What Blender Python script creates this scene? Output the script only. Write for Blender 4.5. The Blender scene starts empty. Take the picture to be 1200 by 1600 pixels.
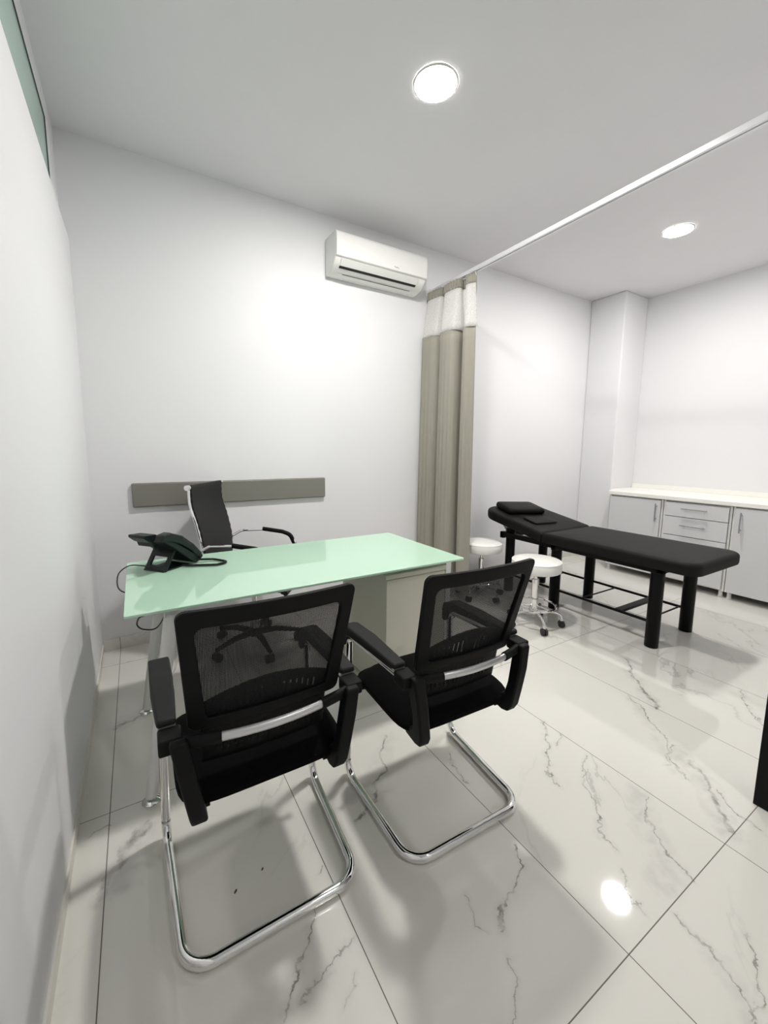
import bpy, bmesh, math, random
from mathutils import Vector, Matrix
random.seed(7)
PI = math.pi
sc = bpy.context.scene
COL = sc.collection

# ------------------------------------------------------------------ camera, light, exposure
cam_d = bpy.data.cameras.new('camera'); cam = bpy.data.objects.new('camera', cam_d); COL.objects.link(cam)
cam_d.sensor_fit = 'VERTICAL'; cam_d.sensor_height = 36.0
cam_d.lens = 636.15 / 1600 * 36.0
cam_d.shift_x = (600 - 594.89) / 1600
cam_d.shift_y = (783.09 - 800) / 1600
cam_d.clip_start = 0.02
YAW, PITCH, ROLL = 0.5418, 0.1275, 0.0078
cam.matrix_world = Matrix.Translation((0, 0, 1.325)) @ Matrix.Rotation(-YAW, 4, 'Z') @ Matrix.Rotation(PI/2 - PITCH, 4, 'X') @ Matrix.Rotation(ROLL, 4, 'Z')
sc.camera = cam
sc.view_settings.view_transform = 'Standard'
sc.view_settings.look = 'None'
sc.view_settings.gamma = 1.0
sc.view_settings.use_curve_mapping = False
sc.view_settings.exposure = 2.85
world = bpy.data.worlds.new('world'); sc.world = world; world.use_nodes = True
world.node_tree.nodes['Background'].inputs[0].default_value = (0.8, 0.85, 0.9, 1)
world.node_tree.nodes['Background'].inputs[1].default_value = 0.15
LAMP_STRENGTH = 75.0
LAMPS = [(1.354, 1.764, LAMP_STRENGTH*0.88), (3.84, 1.79, LAMP_STRENGTH*0.68), (1.354, -1.05, LAMP_STRENGTH*0.36)]  # last entry: unseen fill light added behind the camera to lift shadows

XL, XR, YB, YF, H = -0.25, 5.21, 3.08, -1.9, 3.08

# ------------------------------------------------------------------ materials
def new_mat(name):
    m = bpy.data.materials.new(name); m.use_nodes = True
    nt = m.node_tree
    return m, nt, nt.nodes['Principled BSDF']
def mat(name, col, rough=0.5, metal=0.0, noise=0.03, nscale=8.0, bump=0.0, bscale=200.0, spec=0.5, coat=0.0):
    m, nt, b = new_mat(name)
    b.inputs['Roughness'].default_value = rough
    b.inputs['Metallic'].default_value = metal
    b.inputs['Specular IOR Level'].default_value = spec
    b.inputs['Coat Weight'].default_value = coat
    tc = nt.nodes.new('ShaderNodeTexCoord')
    n = nt.nodes.new('ShaderNodeTexNoise'); n.inputs['Scale'].default_value = nscale; n.inputs['Detail'].default_value = 3
    nt.links.new(tc.outputs['Object'], n.inputs['Vector'])
    mx = nt.nodes.new('ShaderNodeMix'); mx.data_type = 'RGBA'
    mx.inputs[6].default_value = (*[c * (1 - noise) for c in col], 1)
    mx.inputs[7].default_value = (*[min(1, c * (1 + noise)) for c in col], 1)
    nt.links.new(n.outputs['Fac'], mx.inputs[0]); nt.links.new(mx.outputs[2], b.inputs['Base Color'])
    if bump > 0:
        n2 = nt.nodes.new('ShaderNodeTexNoise'); n2.inputs['Scale'].default_value = bscale
        nt.links.new(tc.outputs['Object'], n2.inputs['Vector'])
        bp = nt.nodes.new('ShaderNodeBump'); bp.inputs['Strength'].default_value = bump; bp.inputs['Distance'].default_value = 0.002
        nt.links.new(n2.outputs['Fac'], bp.inputs['Height']); nt.links.new(bp.outputs[0], b.inputs['Normal'])
    return m

M_wall = mat('wall_paint', (0.80, 0.80, 0.815), 0.55, noise=0.01, nscale=1.5, bump=0.05, bscale=60)
M_ceil = mat('ceiling_paint', (0.79, 0.782, 0.80), 0.8, noise=0.01)
M_black_plastic = mat('black_plastic', (0.004, 0.004, 0.0043), 0.55, bump=0.15, bscale=600, spec=0.16)
M_arm_plastic = mat('arm_plastic', (0.011, 0.011, 0.0112), 0.6, bump=0.2, bscale=500, spec=0.22)
M_black_fabric = mat('black_fabric', (0.0018, 0.0018, 0.002), 0.95, bump=0.4, bscale=900, spec=0.1)
M_black_leather = mat('black_leather', (0.0055, 0.0052, 0.0052), 0.55, bump=0.25, bscale=180, spec=0.16)
M_chair_leather = mat('ribbed_leather', (0.0075, 0.0075, 0.0085), 0.6, bump=0.2, bscale=250)
M_black_metal = mat('black_metal', (0.002, 0.002, 0.0022), 0.4, metal=0.0, spec=0.15)
M_chrome = mat('chrome', (0.82, 0.82, 0.82), 0.07, metal=1.0, noise=0.005)
M_alu = mat('brushed_aluminium', (0.80, 0.80, 0.82), 0.35, metal=0.5)
M_satin = mat('satin_silver', (0.62, 0.62, 0.63), 0.32, metal=0.7)
M_handle = mat('handle_steel', (0.36, 0.36, 0.37), 0.35, metal=0.8)
M_white_lam = mat('white_laminate', (0.80, 0.795, 0.78), 0.35, noise=0.01)
M_door_lam = mat('pale_grey_laminate', (0.66, 0.665, 0.675), 0.3, noise=0.01)
M_worktop = mat('worktop', (0.92, 0.91, 0.86), 0.3, noise=0.015)
M_white_vinyl = mat('white_vinyl', (0.86, 0.855, 0.82), 0.35, bump=0.1, bscale=120)
M_white_metal = mat('white_powder_coat', (0.74, 0.74, 0.72), 0.35)
M_beige_lam = mat('beige_laminate', (0.60, 0.59, 0.50), 0.4, noise=0.02)
M_ac = mat('ac_plastic', (0.82, 0.82, 0.80), 0.25, noise=0.01)
M_ac_dark = mat('ac_slot', (0.01, 0.01, 0.01), 0.6)
M_grey_pad = mat('grey_vinyl', (0.205, 0.20, 0.175), 0.5, bump=0.1, bscale=150)
M_curtain = mat('taupe_curtain', (0.315, 0.298, 0.252), 0.75, noise=0.03, nscale=3, bump=0.2, bscale=400)
M_phone = mat('phone_plastic', (0.006, 0.011, 0.011), 0.38, spec=0.3)
M_phone_dark = mat('phone_dark', (0.006, 0.009, 0.009), 0.3)
M_logo = mat('logo_grey', (0.12, 0.12, 0.12), 0.4)
M_dark_gap = mat('shadow_gap_rubber', (0.03, 0.03, 0.03), 0.7)
M_gasket = mat('gasket', (0.03, 0.045, 0.04), 0.5)
M_crumb = mat('crumb', (0.10, 0.07, 0.05), 0.8)
M_wheel = mat('caster_rubber', (0.012, 0.012, 0.012), 0.5)
M_greenglass = mat('green_back_painted_glass', (0.50, 0.68, 0.60), 0.15, noise=0.01)

# desk glass: back-painted, pale mint, glossy
M_glass = mat('mint_glass', (0.49, 0.72, 0.56), 0.015, noise=0.005, spec=0.5, coat=0.0)
M_glass.node_tree.nodes['Principled BSDF'].inputs['IOR'].default_value = 1.85
M_glass_edge = mat('glass_edge', (0.70, 0.90, 0.78), 0.1)

def emit_mat(name, col, s):
    m = bpy.data.materials.new(name); m.use_nodes = True; nt = m.node_tree
    nt.nodes.remove(nt.nodes['Principled BSDF'])
    e = nt.nodes.new('ShaderNodeEmission'); e.inputs[0].default_value = (*col, 1); e.inputs[1].default_value = s
    nt.links.new(e.outputs[0], nt.nodes['Material Output'].inputs[0]); return m

def net_mat():      # white perforated curtain net
    m, nt, b = new_mat('white_net')
    b.inputs['Base Color'].default_value = (0.85, 0.84, 0.83, 1); b.inputs['Roughness'].default_value = 0.8
    tr = nt.nodes.new('ShaderNodeBsdfTransparent'); mx = nt.nodes.new('ShaderNodeMixShader')
    tl = nt.nodes.new('ShaderNodeBsdfTranslucent'); tl.inputs[0].default_value = (0.85, 0.84, 0.83, 1)
    m2 = nt.nodes.new('ShaderNodeMixShader'); m2.inputs[0].default_value = 0.4
    nt.links.new(b.outputs[0], m2.inputs[1]); nt.links.new(tl.outputs[0], m2.inputs[2])
    tc = nt.nodes.new('ShaderNodeTexCoord'); v = nt.nodes.new('ShaderNodeTexVoronoi'); v.inputs['Scale'].default_value = 260
    nt.links.new(tc.outputs['Object'], v.inputs['Vector'])
    mp = nt.nodes.new('ShaderNodeMapRange'); mp.inputs[1].default_value = 0.25; mp.inputs[2].default_value = 0.4
    mp.inputs[3].default_value = 0.0; mp.inputs[4].default_value = 0.62
    inv = nt.nodes.new('ShaderNodeMapRange'); inv.inputs[1].default_value = 0.3; inv.inputs[2].default_value = 0.45
    inv.inputs[3].default_value = 0.8; inv.inputs[4].default_value = 0.1
    nt.links.new(v.outputs['Distance'], inv.inputs[0])
    nt.links.new(inv.outputs[0], mx.inputs[0]); nt.links.new(m2.outputs[0], mx.inputs[1]); nt.links.new(tr.outputs[0], mx.inputs[2])
    nt.links.new(mx.outputs[0], nt.nodes['Material Output'].inputs[0]); return m
M_net = net_mat()

def mesh_mat():     # black woven chair mesh with open holes
    m, nt, b = new_mat('black_chair_mesh')
    b.inputs['Base Color'].default_value = (0.006, 0.006, 0.0068, 1); b.inputs['Roughness'].default_value = 0.7
    b.inputs['Specular IOR Level'].default_value = 0.3
    tc = nt.nodes.new('ShaderNodeTexCoord'); sp = nt.nodes.new('ShaderNodeSeparateXYZ')
    nt.links.new(tc.outputs['Object'], sp.inputs[0])
    outs = []
    for ax, per in ((0, 0.0034), (2, 0.0040)):
        a = nt.nodes.new('ShaderNodeMath'); a.operation = 'MULTIPLY'; a.inputs[1].default_value = 2 * PI / per
        nt.links.new(sp.outputs[ax], a.inputs[0])
        s = nt.nodes.new('ShaderNodeMath'); s.operation = 'SINE'; nt.links.new(a.outputs[0], s.inputs[0])
        g = nt.nodes.new('ShaderNodeMath'); g.operation = 'GREATER_THAN'; g.inputs[1].default_value = -0.25
        nt.links.new(s.outputs[0], g.inputs[0]); outs.append(g)
    ml = nt.nodes.new('ShaderNodeMath'); ml.operation = 'MULTIPLY'
    nt.links.new(outs[0].outputs[0], ml.inputs[0]); nt.links.new(outs[1].outputs[0], ml.inputs[1])
    sc2 = nt.nodes.new('ShaderNodeMath'); sc2.operation = 'MULTIPLY'; sc2.inputs[1].default_value = 0.42
    nt.links.new(ml.outputs[0], sc2.inputs[0])
    tr = nt.nodes.new('ShaderNodeBsdfTransparent'); mx = nt.nodes.new('ShaderNodeMixShader')
    nt.links.new(sc2.outputs[0], mx.inputs[0]); nt.links.new(b.outputs[0], mx.inputs[1]); nt.links.new(tr.outputs[0], mx.inputs[2])
    nt.links.new(mx.outputs[0], nt.nodes['Material Output'].inputs[0]); return m
M_mesh = mesh_mat()

# marble veins that the floor really has, as polylines in floor metres
VEINS = [
 (0.010, 1.0, [(2.613, 1.301), (2.493, 1.18), (2.398, 1.096), (2.245, 0.931)]),
 (0.004, .9, [(2.236, 1.064), (2.139, 0.935), (2.048, 0.806), (1.904, 0.697), (1.846, 0.634)]),
 (0.010, .6, [(1.984, 0.671), (1.868, 0.566), (1.733, 0.442)]),
 (0.003, .9, [(1.894, 0.551), (1.833, 0.456), (1.811, 0.396)]),
 (0.003, .8, [(1.647, 1.183), (1.527, 1.05), (1.383, 0.963), (1.371, 0.894)]),
 (0.002, .7, [(1.649, 1.06), (1.544, 1.026)]),
 (0.003, .9, [(1.613, 0.932), (1.506, 0.872), (1.405, 0.755), (1.311, 0.663), (1.3, 0.618)]),
 (0.002, .6, [(1.254, 0.568), (1.235, 0.539), (1.166, 0.479)]),
 (0.004, .8, [(1.617, 0.679), (1.484, 0.589), (1.439, 0.523), (1.399, 0.446)]),
 (0.004, .8, [(1.266, 0.429), (1.235, 0.333), (1.197, 0.273), (1.17, 0.216)]),
 (0.003, .8, [(1.373, 0.293), (1.297, 0.273), (1.229, 0.233), (1.164, 0.22)]),
 (0.004, 1., [(1.039, 0.795), (0.905, 0.72), (0.836, 0.673), (0.788, 0.641)]),
 (0.003, .8, [(0.769, 0.594), (0.751, 0.567), (0.681, 0.507)]),
 (0.007, .8, [(0.923, 1.476), (0.794, 1.306), (0.701, 1.219), (0.609, 1.149)]),
 (0.003, .8, [(0.441, 1.072), (0.415, 1.046)]),
 (0.003, .8, [(0.444, 0.849), (0.378, 0.842), (0.349, 0.827), (0.272, 0.801)]),
 (0.003, .9, [(0.374, 1.001), (0.319, 0.893), (0.27, 0.845), (0.215, 0.784)]),
 (0.002, .7, [(0.411, 0.776), (0.348, 0.73)]),
 (0.002, .8, [(0.772, 0.771), (0.77, 0.723), (0.745, 0.71), (0.761, 0.671)]),
 (0.016, .5, [(-0.039, 1.516), (-0.105, 1.448), (-0.156, 1.341)]),
 (0.003, .6, [(-0.155, 1.585), (-0.209, 1.567)]),
 (0.008, .5, [(-0.036, 2.243), (-0.156, 2.17)]),
 (0.003, .7, [(2.838, 0.789), (2.697, 0.716), (2.535, 0.581)]),
 (0.003, .8, [(1.109, 1.25), (1.07, 1.155), (1.066, 1.093)]),
 (0.002, .7, [(2.033, 0.753), (1.875, 0.714)]),
]
SOFT = [(0.045, 0.9, [(2.62, 1.31), (2.25, 0.95)]), (0.06, 0.9, [(1.99, 0.70), (1.72, 0.45)]), (0.06, 0.8, [(1.60, 0.70), (1.34, 0.49)]), (0.05, 0.5, [(0.93, 1.45), (0.65, 1.18)]),
        (0.05, 0.9, [(-0.03, 1.53), (-0.15, 1.34)]), (0.03, 0.6, [(1.23, 0.33), (1.15, 0.2)]), (0.03, 0.6, [(2.21, 1.05), (1.88, 0.68)]), (0.04, 0.6, [(-0.04, 2.26), (-0.15, 2.17)])]
def floor_mat():
    m, nt, b = new_mat('marble_tiles')
    N = nt.nodes.new; Lk = nt.links.new
    def math_(op, a=None, bb=None, c=None, clamp=False):
        n = N('ShaderNodeMath'); n.operation = op; n.use_clamp = clamp
        for i, v in enumerate((a, bb, c)):
            if v is None: continue
            if isinstance(v, (int, float)): n.inputs[i].default_value = v
            else: Lk(v, n.inputs[i])
        return n.outputs[0]
    def vmath(op, a=None, bb=None, scale=None):
        n = N('ShaderNodeVectorMath'); n.operation = op
        for i, v in enumerate((a, bb)):
            if v is None: continue
            if isinstance(v, tuple): n.inputs[i].default_value = v
            else: Lk(v, n.inputs[i])
        if scale is not None:
            if isinstance(scale, float): n.inputs['Scale'].default_value = scale
            else: Lk(scale, n.inputs['Scale'])
        return n
    tc = N('ShaderNodeTexCoord'); P = tc.outputs['Object']
    sp = N('ShaderNodeSeparateXYZ'); Lk(P, sp.inputs[0])
    gx = math_('DIVIDE', math_('SUBTRACT', sp.outputs[0], 0.446), 0.6)
    gy = math_('DIVIDE', math_('SUBTRACT', sp.outputs[1], 0.443), 1.2)
    cx, cy = math_('FLOOR', gx), math_('FLOOR', gy)
    def edge(g, size):
        f = math_('FRACT', g)
        d = math_('MINIMUM', f, math_('SUBTRACT', 1.0, f))
        return math_('MULTIPLY', d, size)
    ed = math_('MINIMUM', edge(gx, 0.6), edge(gy, 1.2))
    grout = math_('LESS_THAN', ed, 0.0014)
    cell = N('ShaderNodeCombineXYZ'); Lk(cx, cell.inputs[0]); Lk(cy, cell.inputs[1])
    wn = N('ShaderNodeTexWhiteNoise'); wn.noise_dimensions = '3D'; Lk(cell.outputs[0], wn.inputs['Vector'])
    # fine warp for the drawn veins
    nz = N('ShaderNodeTexNoise'); nz.inputs['Scale'].default_value = 9; nz.inputs['Detail'].default_value = 5; nz.inputs['Roughness'].default_value = 0.6
    Lk(P, nz.inputs['Vector'])
    w = vmath('SCALE', vmath('SUBTRACT', nz.outputs['Color'], (0.5, 0.5, 0.5)).outputs[0], None, 0.13)
    Pw0 = vmath('ADD', P, w.outputs[0]).outputs[0]
    Pw = vmath('MULTIPLY', Pw0, (1, 1, 0)).outputs[0]
    acc = None; wide = None
    for width, dark, pts in VEINS:
        for (ax, ay), (bx, by) in zip(pts[:-1], pts[1:]):
            dx, dy = bx - ax, by - ay; L2 = dx*dx + dy*dy
            rel = vmath('SUBTRACT', Pw, (ax, ay, 0)).outputs[0]
            dot = vmath('DOT_PRODUCT', rel, (dx / L2, dy / L2, 0)).outputs['Value']
            t = math_('MINIMUM', math_('MAXIMUM', dot, 0.0), 1.0)
            off = vmath('SCALE', None, None, t); off.inputs[0].default_value = (dx, dy, 0)
            d = vmath('LENGTH', vmath('SUBTRACT', rel, off.outputs[0]).outputs[0]).outputs['Value']
            v = math_('MULTIPLY_ADD', d, -1.0 / width, 1.0)      # 1 at the centre, 0 at the rim
            v = math_('MULTIPLY', v, dark)
            acc = v if acc is None else math_('MAXIMUM', acc, v)
            v2 = math_('MULTIPLY_ADD', d, -1.0 / (width * 3 + 0.014), 1.0)
            wide = v2 if wide is None else math_('MAXIMUM', wide, v2)
    sacc = None
    for width, dark, pts in SOFT:
        (ax, ay), (bx, by) = pts; dx, dy = bx-ax, by-ay; L2 = dx*dx + dy*dy
        rel = vmath('SUBTRACT', Pw, (ax, ay, 0)).outputs[0]
        dot = vmath('DOT_PRODUCT', rel, (dx/L2, dy/L2, 0)).outputs['Value']
        t = math_('MINIMUM', math_('MAXIMUM', dot, 0.0), 1.0)
        off = vmath('SCALE', None, None, t); off.inputs[0].default_value = (dx, dy, 0)
        d = vmath('LENGTH', vmath('SUBTRACT', rel, off.outputs[0]).outputs[0]).outputs['Value']
        v = math_('MULTIPLY', math_('MAXIMUM', math_('MULTIPLY_ADD', d, -1.0/width, 1.0), 0.0), dark)
        sacc = v if sacc is None else math_('MAXIMUM', sacc, v)
    acc = math_('MAXIMUM', acc, 0.0); wide = math_('MAXIMUM', wide, 0.0)
    # break-up so that veins fade in and out
    nb = N('ShaderNodeTexNoise'); nb.inputs['Scale'].default_value = 22; nb.inputs['Detail'].default_value = 3; Lk(P, nb.inputs['Vector'])
    brk = N('ShaderNodeMapRange'); brk.inputs[1].default_value = 0.38; brk.inputs[2].default_value = 0.62; brk.inputs[3].default_value = 0.25; brk.inputs[4].default_value = 1.1
    Lk(nb.outputs['Fac'], brk.inputs[0])
    drawn = math_('MULTIPLY', math_('POWER', acc, 0.6), brk.outputs[0], clamp=True)
    # generic veins elsewhere, different on every tile, running diagonally
    offs = vmath('SCALE', wn.outputs['Color'], None, 37.0).outputs[0]
    rot = N('ShaderNodeVectorRotate'); rot.inputs['Angle'].default_value = 0.75; Lk(P, rot.inputs['Vector'])
    st = vmath('MULTIPLY', rot.outputs[0], (1.0, 0.45, 1.0)).outputs[0]
    q = vmath('ADD', st, offs).outputs[0]
    n1 = N('ShaderNodeTexNoise'); n1.inputs['Scale'].default_value = 2.2; n1.inputs['Detail'].default_value = 7; n1.inputs['Roughness'].default_value = 0.55; n1.inputs['Distortion'].default_value = 0.5
    Lk(q, n1.inputs['Vector'])
    ridge = math_('ABSOLUTE', math_('SUBTRACT', n1.outputs['Fac'], 0.5))
    g1 = math_('SUBTRACT', 1.0, math_('DIVIDE', ridge, 0.010), clamp=True)
    n2 = N('ShaderNodeTexNoise'); n2.inputs['Scale'].default_value = 1.3; n2.inputs['Detail'].default_value = 2; Lk(q, n2.inputs['Vector'])
    msk = N('ShaderNodeMapRange'); msk.inputs[1].default_value = 0.52; msk.inputs[2].default_value = 0.66; Lk(n2.outputs['Fac'], msk.inputs[0])
    gen = math_('MULTIPLY', math_('MULTIPLY', g1, msk.outputs[0]), 0.45)
    soft = math_('MULTIPLY', math_('MULTIPLY', math_('SUBTRACT', 1.0, math_('DIVIDE', ridge, 0.05), clamp=True), msk.outputs[0]), 0.10)
    veins = math_('MAXIMUM', math_('MULTIPLY', drawn, 0.95), gen)
    softall = math_('MAXIMUM', math_('MAXIMUM', math_('MULTIPLY', math_('MULTIPLY', wide, wide), 0.2), soft), math_('MULTIPLY', math_('MULTIPLY', math_('POWER', sacc, 0.7), brk.outputs[0]), 0.30))
    base = N('ShaderNodeMix'); base.data_type = 'RGBA'
    base.inputs[6].default_value = (0.74, 0.725, 0.675, 1); base.inputs[7].default_value = (0.69, 0.68, 0.635, 1)
    nc = N('ShaderNodeTexNoise'); nc.inputs['Scale'].default_value = 1.6; Lk(q, nc.inputs['Vector']); Lk(nc.outputs['Fac'], base.inputs[0])
    m1 = N('ShaderNodeMix'); m1.data_type = 'RGBA'; m1.inputs[7].default_value = (0.33, 0.32, 0.30, 1)
    Lk(softall, m1.inputs[0]); Lk(base.outputs[2], m1.inputs[6])
    m2 = N('ShaderNodeMix'); m2.data_type = 'RGBA'; m2.inputs[7].default_value = (0.20, 0.19, 0.175, 1)
    Lk(veins, m2.inputs[0]); Lk(m1.outputs[2], m2.inputs[6])
    m3 = N('ShaderNodeMix'); m3.data_type = 'RGBA'; m3.inputs[7].default_value = (0.13, 0.115, 0.095, 1)
    Lk(grout, m3.inputs[0]); Lk(m2.outputs[2], m3.inputs[6])
    Lk(m3.outputs[2], b.inputs['Base Color'])
    Lk(math_('MULTIPLY_ADD', grout, 0.6, 0.045), b.inputs['Roughness'])
    b.inputs['Specular IOR Level'].default_value = 0.6
    return m
M_floor = floor_mat()

# ------------------------------------------------------------------ helpers
def link(name, bm, material, parent=None, smooth=True, bevel=0.0, seg=2, angle=35):
    me = bpy.data.meshes.new(name)
    bmesh.ops.recalc_face_normals(bm, faces=bm.faces)
    bm.to_mesh(me); bm.free()
    mats = material if isinstance(material, (list, tuple)) else [material]
    for m in mats: me.materials.append(m)
    o = bpy.data.objects.new(name, me); COL.objects.link(o)
    if parent: o.parent = parent
    if bevel > 0:
        md = o.modifiers.new('bevel', 'BEVEL'); md.width = bevel; md.segments = seg; md.limit_method = 'ANGLE'; md.angle_limit = math.radians(40)
        md.harden_normals = False
    if smooth:
        me.polygons.foreach_set('use_smooth', [True] * len(me.polygons))
        try: me.set_sharp_from_angle(angle=math.radians(angle))
        except Exception: pass
    return o
def B(): return bmesh.new()
def box(bm, x0, x1, y0, y1, z0, z1):
    vs = [bm.verts.new(p) for p in ((x0,y0,z0),(x1,y0,z0),(x1,y1,z0),(x0,y1,z0),(x0,y0,z1),(x1,y0,z1),(x1,y1,z1),(x0,y1,z1))]
    for f in ((0,3,2,1),(4,5,6,7),(0,1,5,4),(1,2,6,5),(2,3,7,6),(3,0,4,7)): bm.faces.new([vs[i] for i in f])
    return bm
def prism(bm, poly, axis, a, b_, mp=None):
    """extrude a 2-D polygon along an axis: axis 0 -> poly is (y,z); 1 -> (x,z); 2 -> (x,y)"""
    def P(u, v, w):
        p = {0: (w, u, v), 1: (u, w, v), 2: (u, v, w)}[axis]
        return mp(p) if mp else p
    lo = [bm.verts.new(P(u, v, a)) for u, v in poly]; hi = [bm.verts.new(P(u, v, b_)) for u, v in poly]
    n = len(poly)
    bm.faces.new(lo[::-1]); bm.faces.new(hi)
    for i in range(n): bm.faces.new((lo[i], lo[(i+1) % n], hi[(i+1) % n], hi[i]))
    return bm
def lathe(bm, prof, n=32, c=(0,0,0), cap=True):
    rings = []
    for r, z in prof:
        rings.append([bm.verts.new((c[0] + r*math.cos(2*PI*i/n), c[1] + r*math.sin(2*PI*i/n), c[2] + z)) for i in range(n)])
    for a, b_ in zip(rings[:-1], rings[1:]):
        for i in range(n): bm.faces.new((a[i], a[(i+1) % n], b_[(i+1) % n], b_[i]))
    if cap: bm.faces.new(rings[0][::-1]); bm.faces.new(rings[-1])
    return bm
def fillet(pts, r, seg=8, closed=False):
    pts = [Vector(p) for p in pts]; out = []
    n = len(pts)
    for i, p in enumerate(pts):
        if not closed and i in (0, n-1): out.append(p); continue
        a = pts[(i-1) % n] - p; b_ = pts[(i+1) % n] - p
        rr = r[i] if isinstance(r, (list, tuple)) else r
        ang = a.angle(b_)
        if rr <= 0 or ang > PI - 0.02: out.append(p); continue
        d = min(rr / math.tan(ang/2), a.length*0.49, b_.length*0.49)
        p0 = p + a.normalized()*d; p1 = p + b_.normalized()*d
        rad = d * math.tan(ang/2)
        bis = (a.normalized() + b_.normalized()).normalized(); c = p + bis * (rad / math.sin(ang/2))
        v0, v1 = p0 - c, p1 - c; th = v0.angle(v1)
        for k in range(seg + 1):
            t = k / seg
            out.append(c + (v0*math.sin((1-t)*th) + v1*math.sin(t*th)) / math.sin(th))
    return out
def tube(bm, pts, r, n=12, closed=False, caps=True, oval=None, up=Vector((0,0,1))):
    """sweep a circle (or an ellipse: oval=(half across, half along up)) along a path"""
    pts = [Vector(p) for p in pts]; N_ = len(pts); rings = []
    prev = None
    for i, p in enumerate(pts):
        if closed: t = pts[(i+1) % N_] - pts[i-1]
        else: t = pts[min(i+1, N_-1)] - pts[max(i-1, 0)]
        t.normalize()
        if oval:
            s = t.cross(up)
            if s.length < 0.15: s = prev if prev else Vector((1,0,0))
            s = (s - t * s.dot(t)).normalized()
            u = s.cross(t).normalized()
        else:
            if prev is None:
                s = t.cross(Vector((0,0,1)))
                if s.length < 0.1: s = t.cross(Vector((1,0,0)))
            else: s = prev - t*prev.dot(t)
            s.normalize(); u = s.cross(t).normalized()
        prev = s
        rr = r[i] if isinstance(r, (list, tuple)) else r
        ra, rb = (oval if oval else (rr, rr))
        rings.append([bm.verts.new(p + s*ra*math.cos(2*PI*k/n) + u*rb*math.sin(2*PI*k/n)) for k in range(n)])
    m = N_ if closed else N_ - 1
    for i in range(m):
        a, b_ = rings[i], rings[(i+1) % N_]
        for k in range(n): bm.faces.new((a[k], a[(k+1) % n], b_[(k+1) % n], b_[k]))
    if caps and not closed: bm.faces.new(rings[0][::-1]); bm.faces.new(rings[-1])
    return bm
def cyl(bm, p0, p1, r, n=20, r1=None):
    return tube(bm, [p0, p1], [r, r if r1 is None else r1], n)
def ball(bm, c, r, n=14):
    prof = [(max(1e-4, r*math.sin(PI*k/n)), -r*math.cos(PI*k/n)) for k in range(n+1)]
    return lathe(bm, prof, 16, c)
def rrect(x0, x1, y0, y1, r, seg=6):
    out = []
    for cx, cy, a0 in ((x1-r, y0+r, -PI/2), (x1-r, y1-r, 0), (x0+r, y1-r, PI/2), (x0+r, y0+r, PI)):
        for k in range(seg+1):
            a = a0 + (PI/2)*k/seg; out.append((cx + r*math.cos(a), cy + r*math.sin(a)))
    return out
def thing(name, label, cat, loc=(0,0,0), rz=0.0, group=None):
    o = bpy.data.objects.new(name, None); COL.objects.link(o)
    o.empty_display_size = 0.1; o.location = loc; o.rotation_euler = (0, 0, rz)
    o['label'] = label; o['category'] = cat
    if group: o['group'] = group
    return o
def tag(o, label, cat, group=None):
    o['label'] = label; o['category'] = cat
    if group: o['group'] = group
    return o
def struct(name, bm, m, parent=None, **kw):
    o = link(name, bm, m, parent, **kw)
    if parent is None: o['kind'] = 'structure'
    return o
def copy_tree(o, parent=None):
    c = o.copy(); COL.objects.link(c)
    if parent: c.parent = parent
    for ch in list(o.children): copy_tree(ch, c)
    return c

# ------------------------------------------------------------------ room shell
T = 0.12
struct('floor', box(B(), XL-0.3, XR+T, YF-T, YB+T, -0.05, 0), M_floor, smooth=False)
struct('ceiling', box(B(), XL-0.3, XR+T, YF-T, YB+T, H, H+0.1), M_ceil, smooth=False)
struct('wall_back', box(B(), XL-0.3, XR+T, YB, YB+T, 0, H), M_wall, smooth=False)
struct('wall_right', box(B(), XR, XR+T, YF-T, YB, 0, H), M_wall, smooth=False)
struct('wall_left', box(B(), XL-T, XL, YF-T, YB, 0, 2.505), M_wall, smooth=False)
bm = B(); box(bm, XL-T, XL-0.035, 2.80, YB, 2.505, H); box(bm, XL-T, XL-0.035, YF-T, 2.80, 2.955, H)
struct('trim_1', bm, M_wall, smooth=False)
win = struct('window_1', box(B(), XL-0.05, XL-0.038, YF, 2.80, 2.505, 2.955), M_greenglass, smooth=False)
bm = B(); box(bm, XL-0.045, XL-0.034, YF, 2.80, 2.948, 2.955); box(bm, XL-0.045, XL-0.034, 2.794, 2.80, 2.505, 2.955)
link('window_gasket', bm, M_gasket, win, smooth=False)
bm = B(); box(bm, XL-T-0.02, XL-T+0.01, YF-T, YB, 2.6, H)
struct('trim_2', bm, M_wall, smooth=False)
struct('wall_front', box(B(), XL-0.3, XR+T, YF-T, YF, 0, H), M_wall, smooth=False)
# wall beside the entrance, ending in a black door jamb
struct('wall_entrance', box(B(), 2.05, XR, 0.30, 0.44, 0, H), M_wall, smooth=False)
jm = struct('door_1', box(B(), 1.935, 2.05, 0.28, 0.458, 0, 2.15), M_black_plastic, smooth=False, bevel=0.003)
# corner pillar and right wall
struct('wall_pillar', box(B(), 4.75, XR, 2.675, YB, 0, H), M_wall, smooth=False, bevel=0.012, seg=3)
# marble skirting
struct('baseboard_back', box(B(), XL, 4.75, YB-0.012, YB, 0, 0.075), M_floor, smooth=False)
struct('baseboard_left', box(B(), XL, XL+0.006, YF, YB-0.012, 0, 0.05), mat('pale_skirting', (0.70, 0.68, 0.62), 0.3), smooth=False)
struct('baseboard_pillar', box(B(), 4.738, 4.75, 2.675, YB-0.012, 0, 0.075), M_floor, smooth=False)

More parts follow.
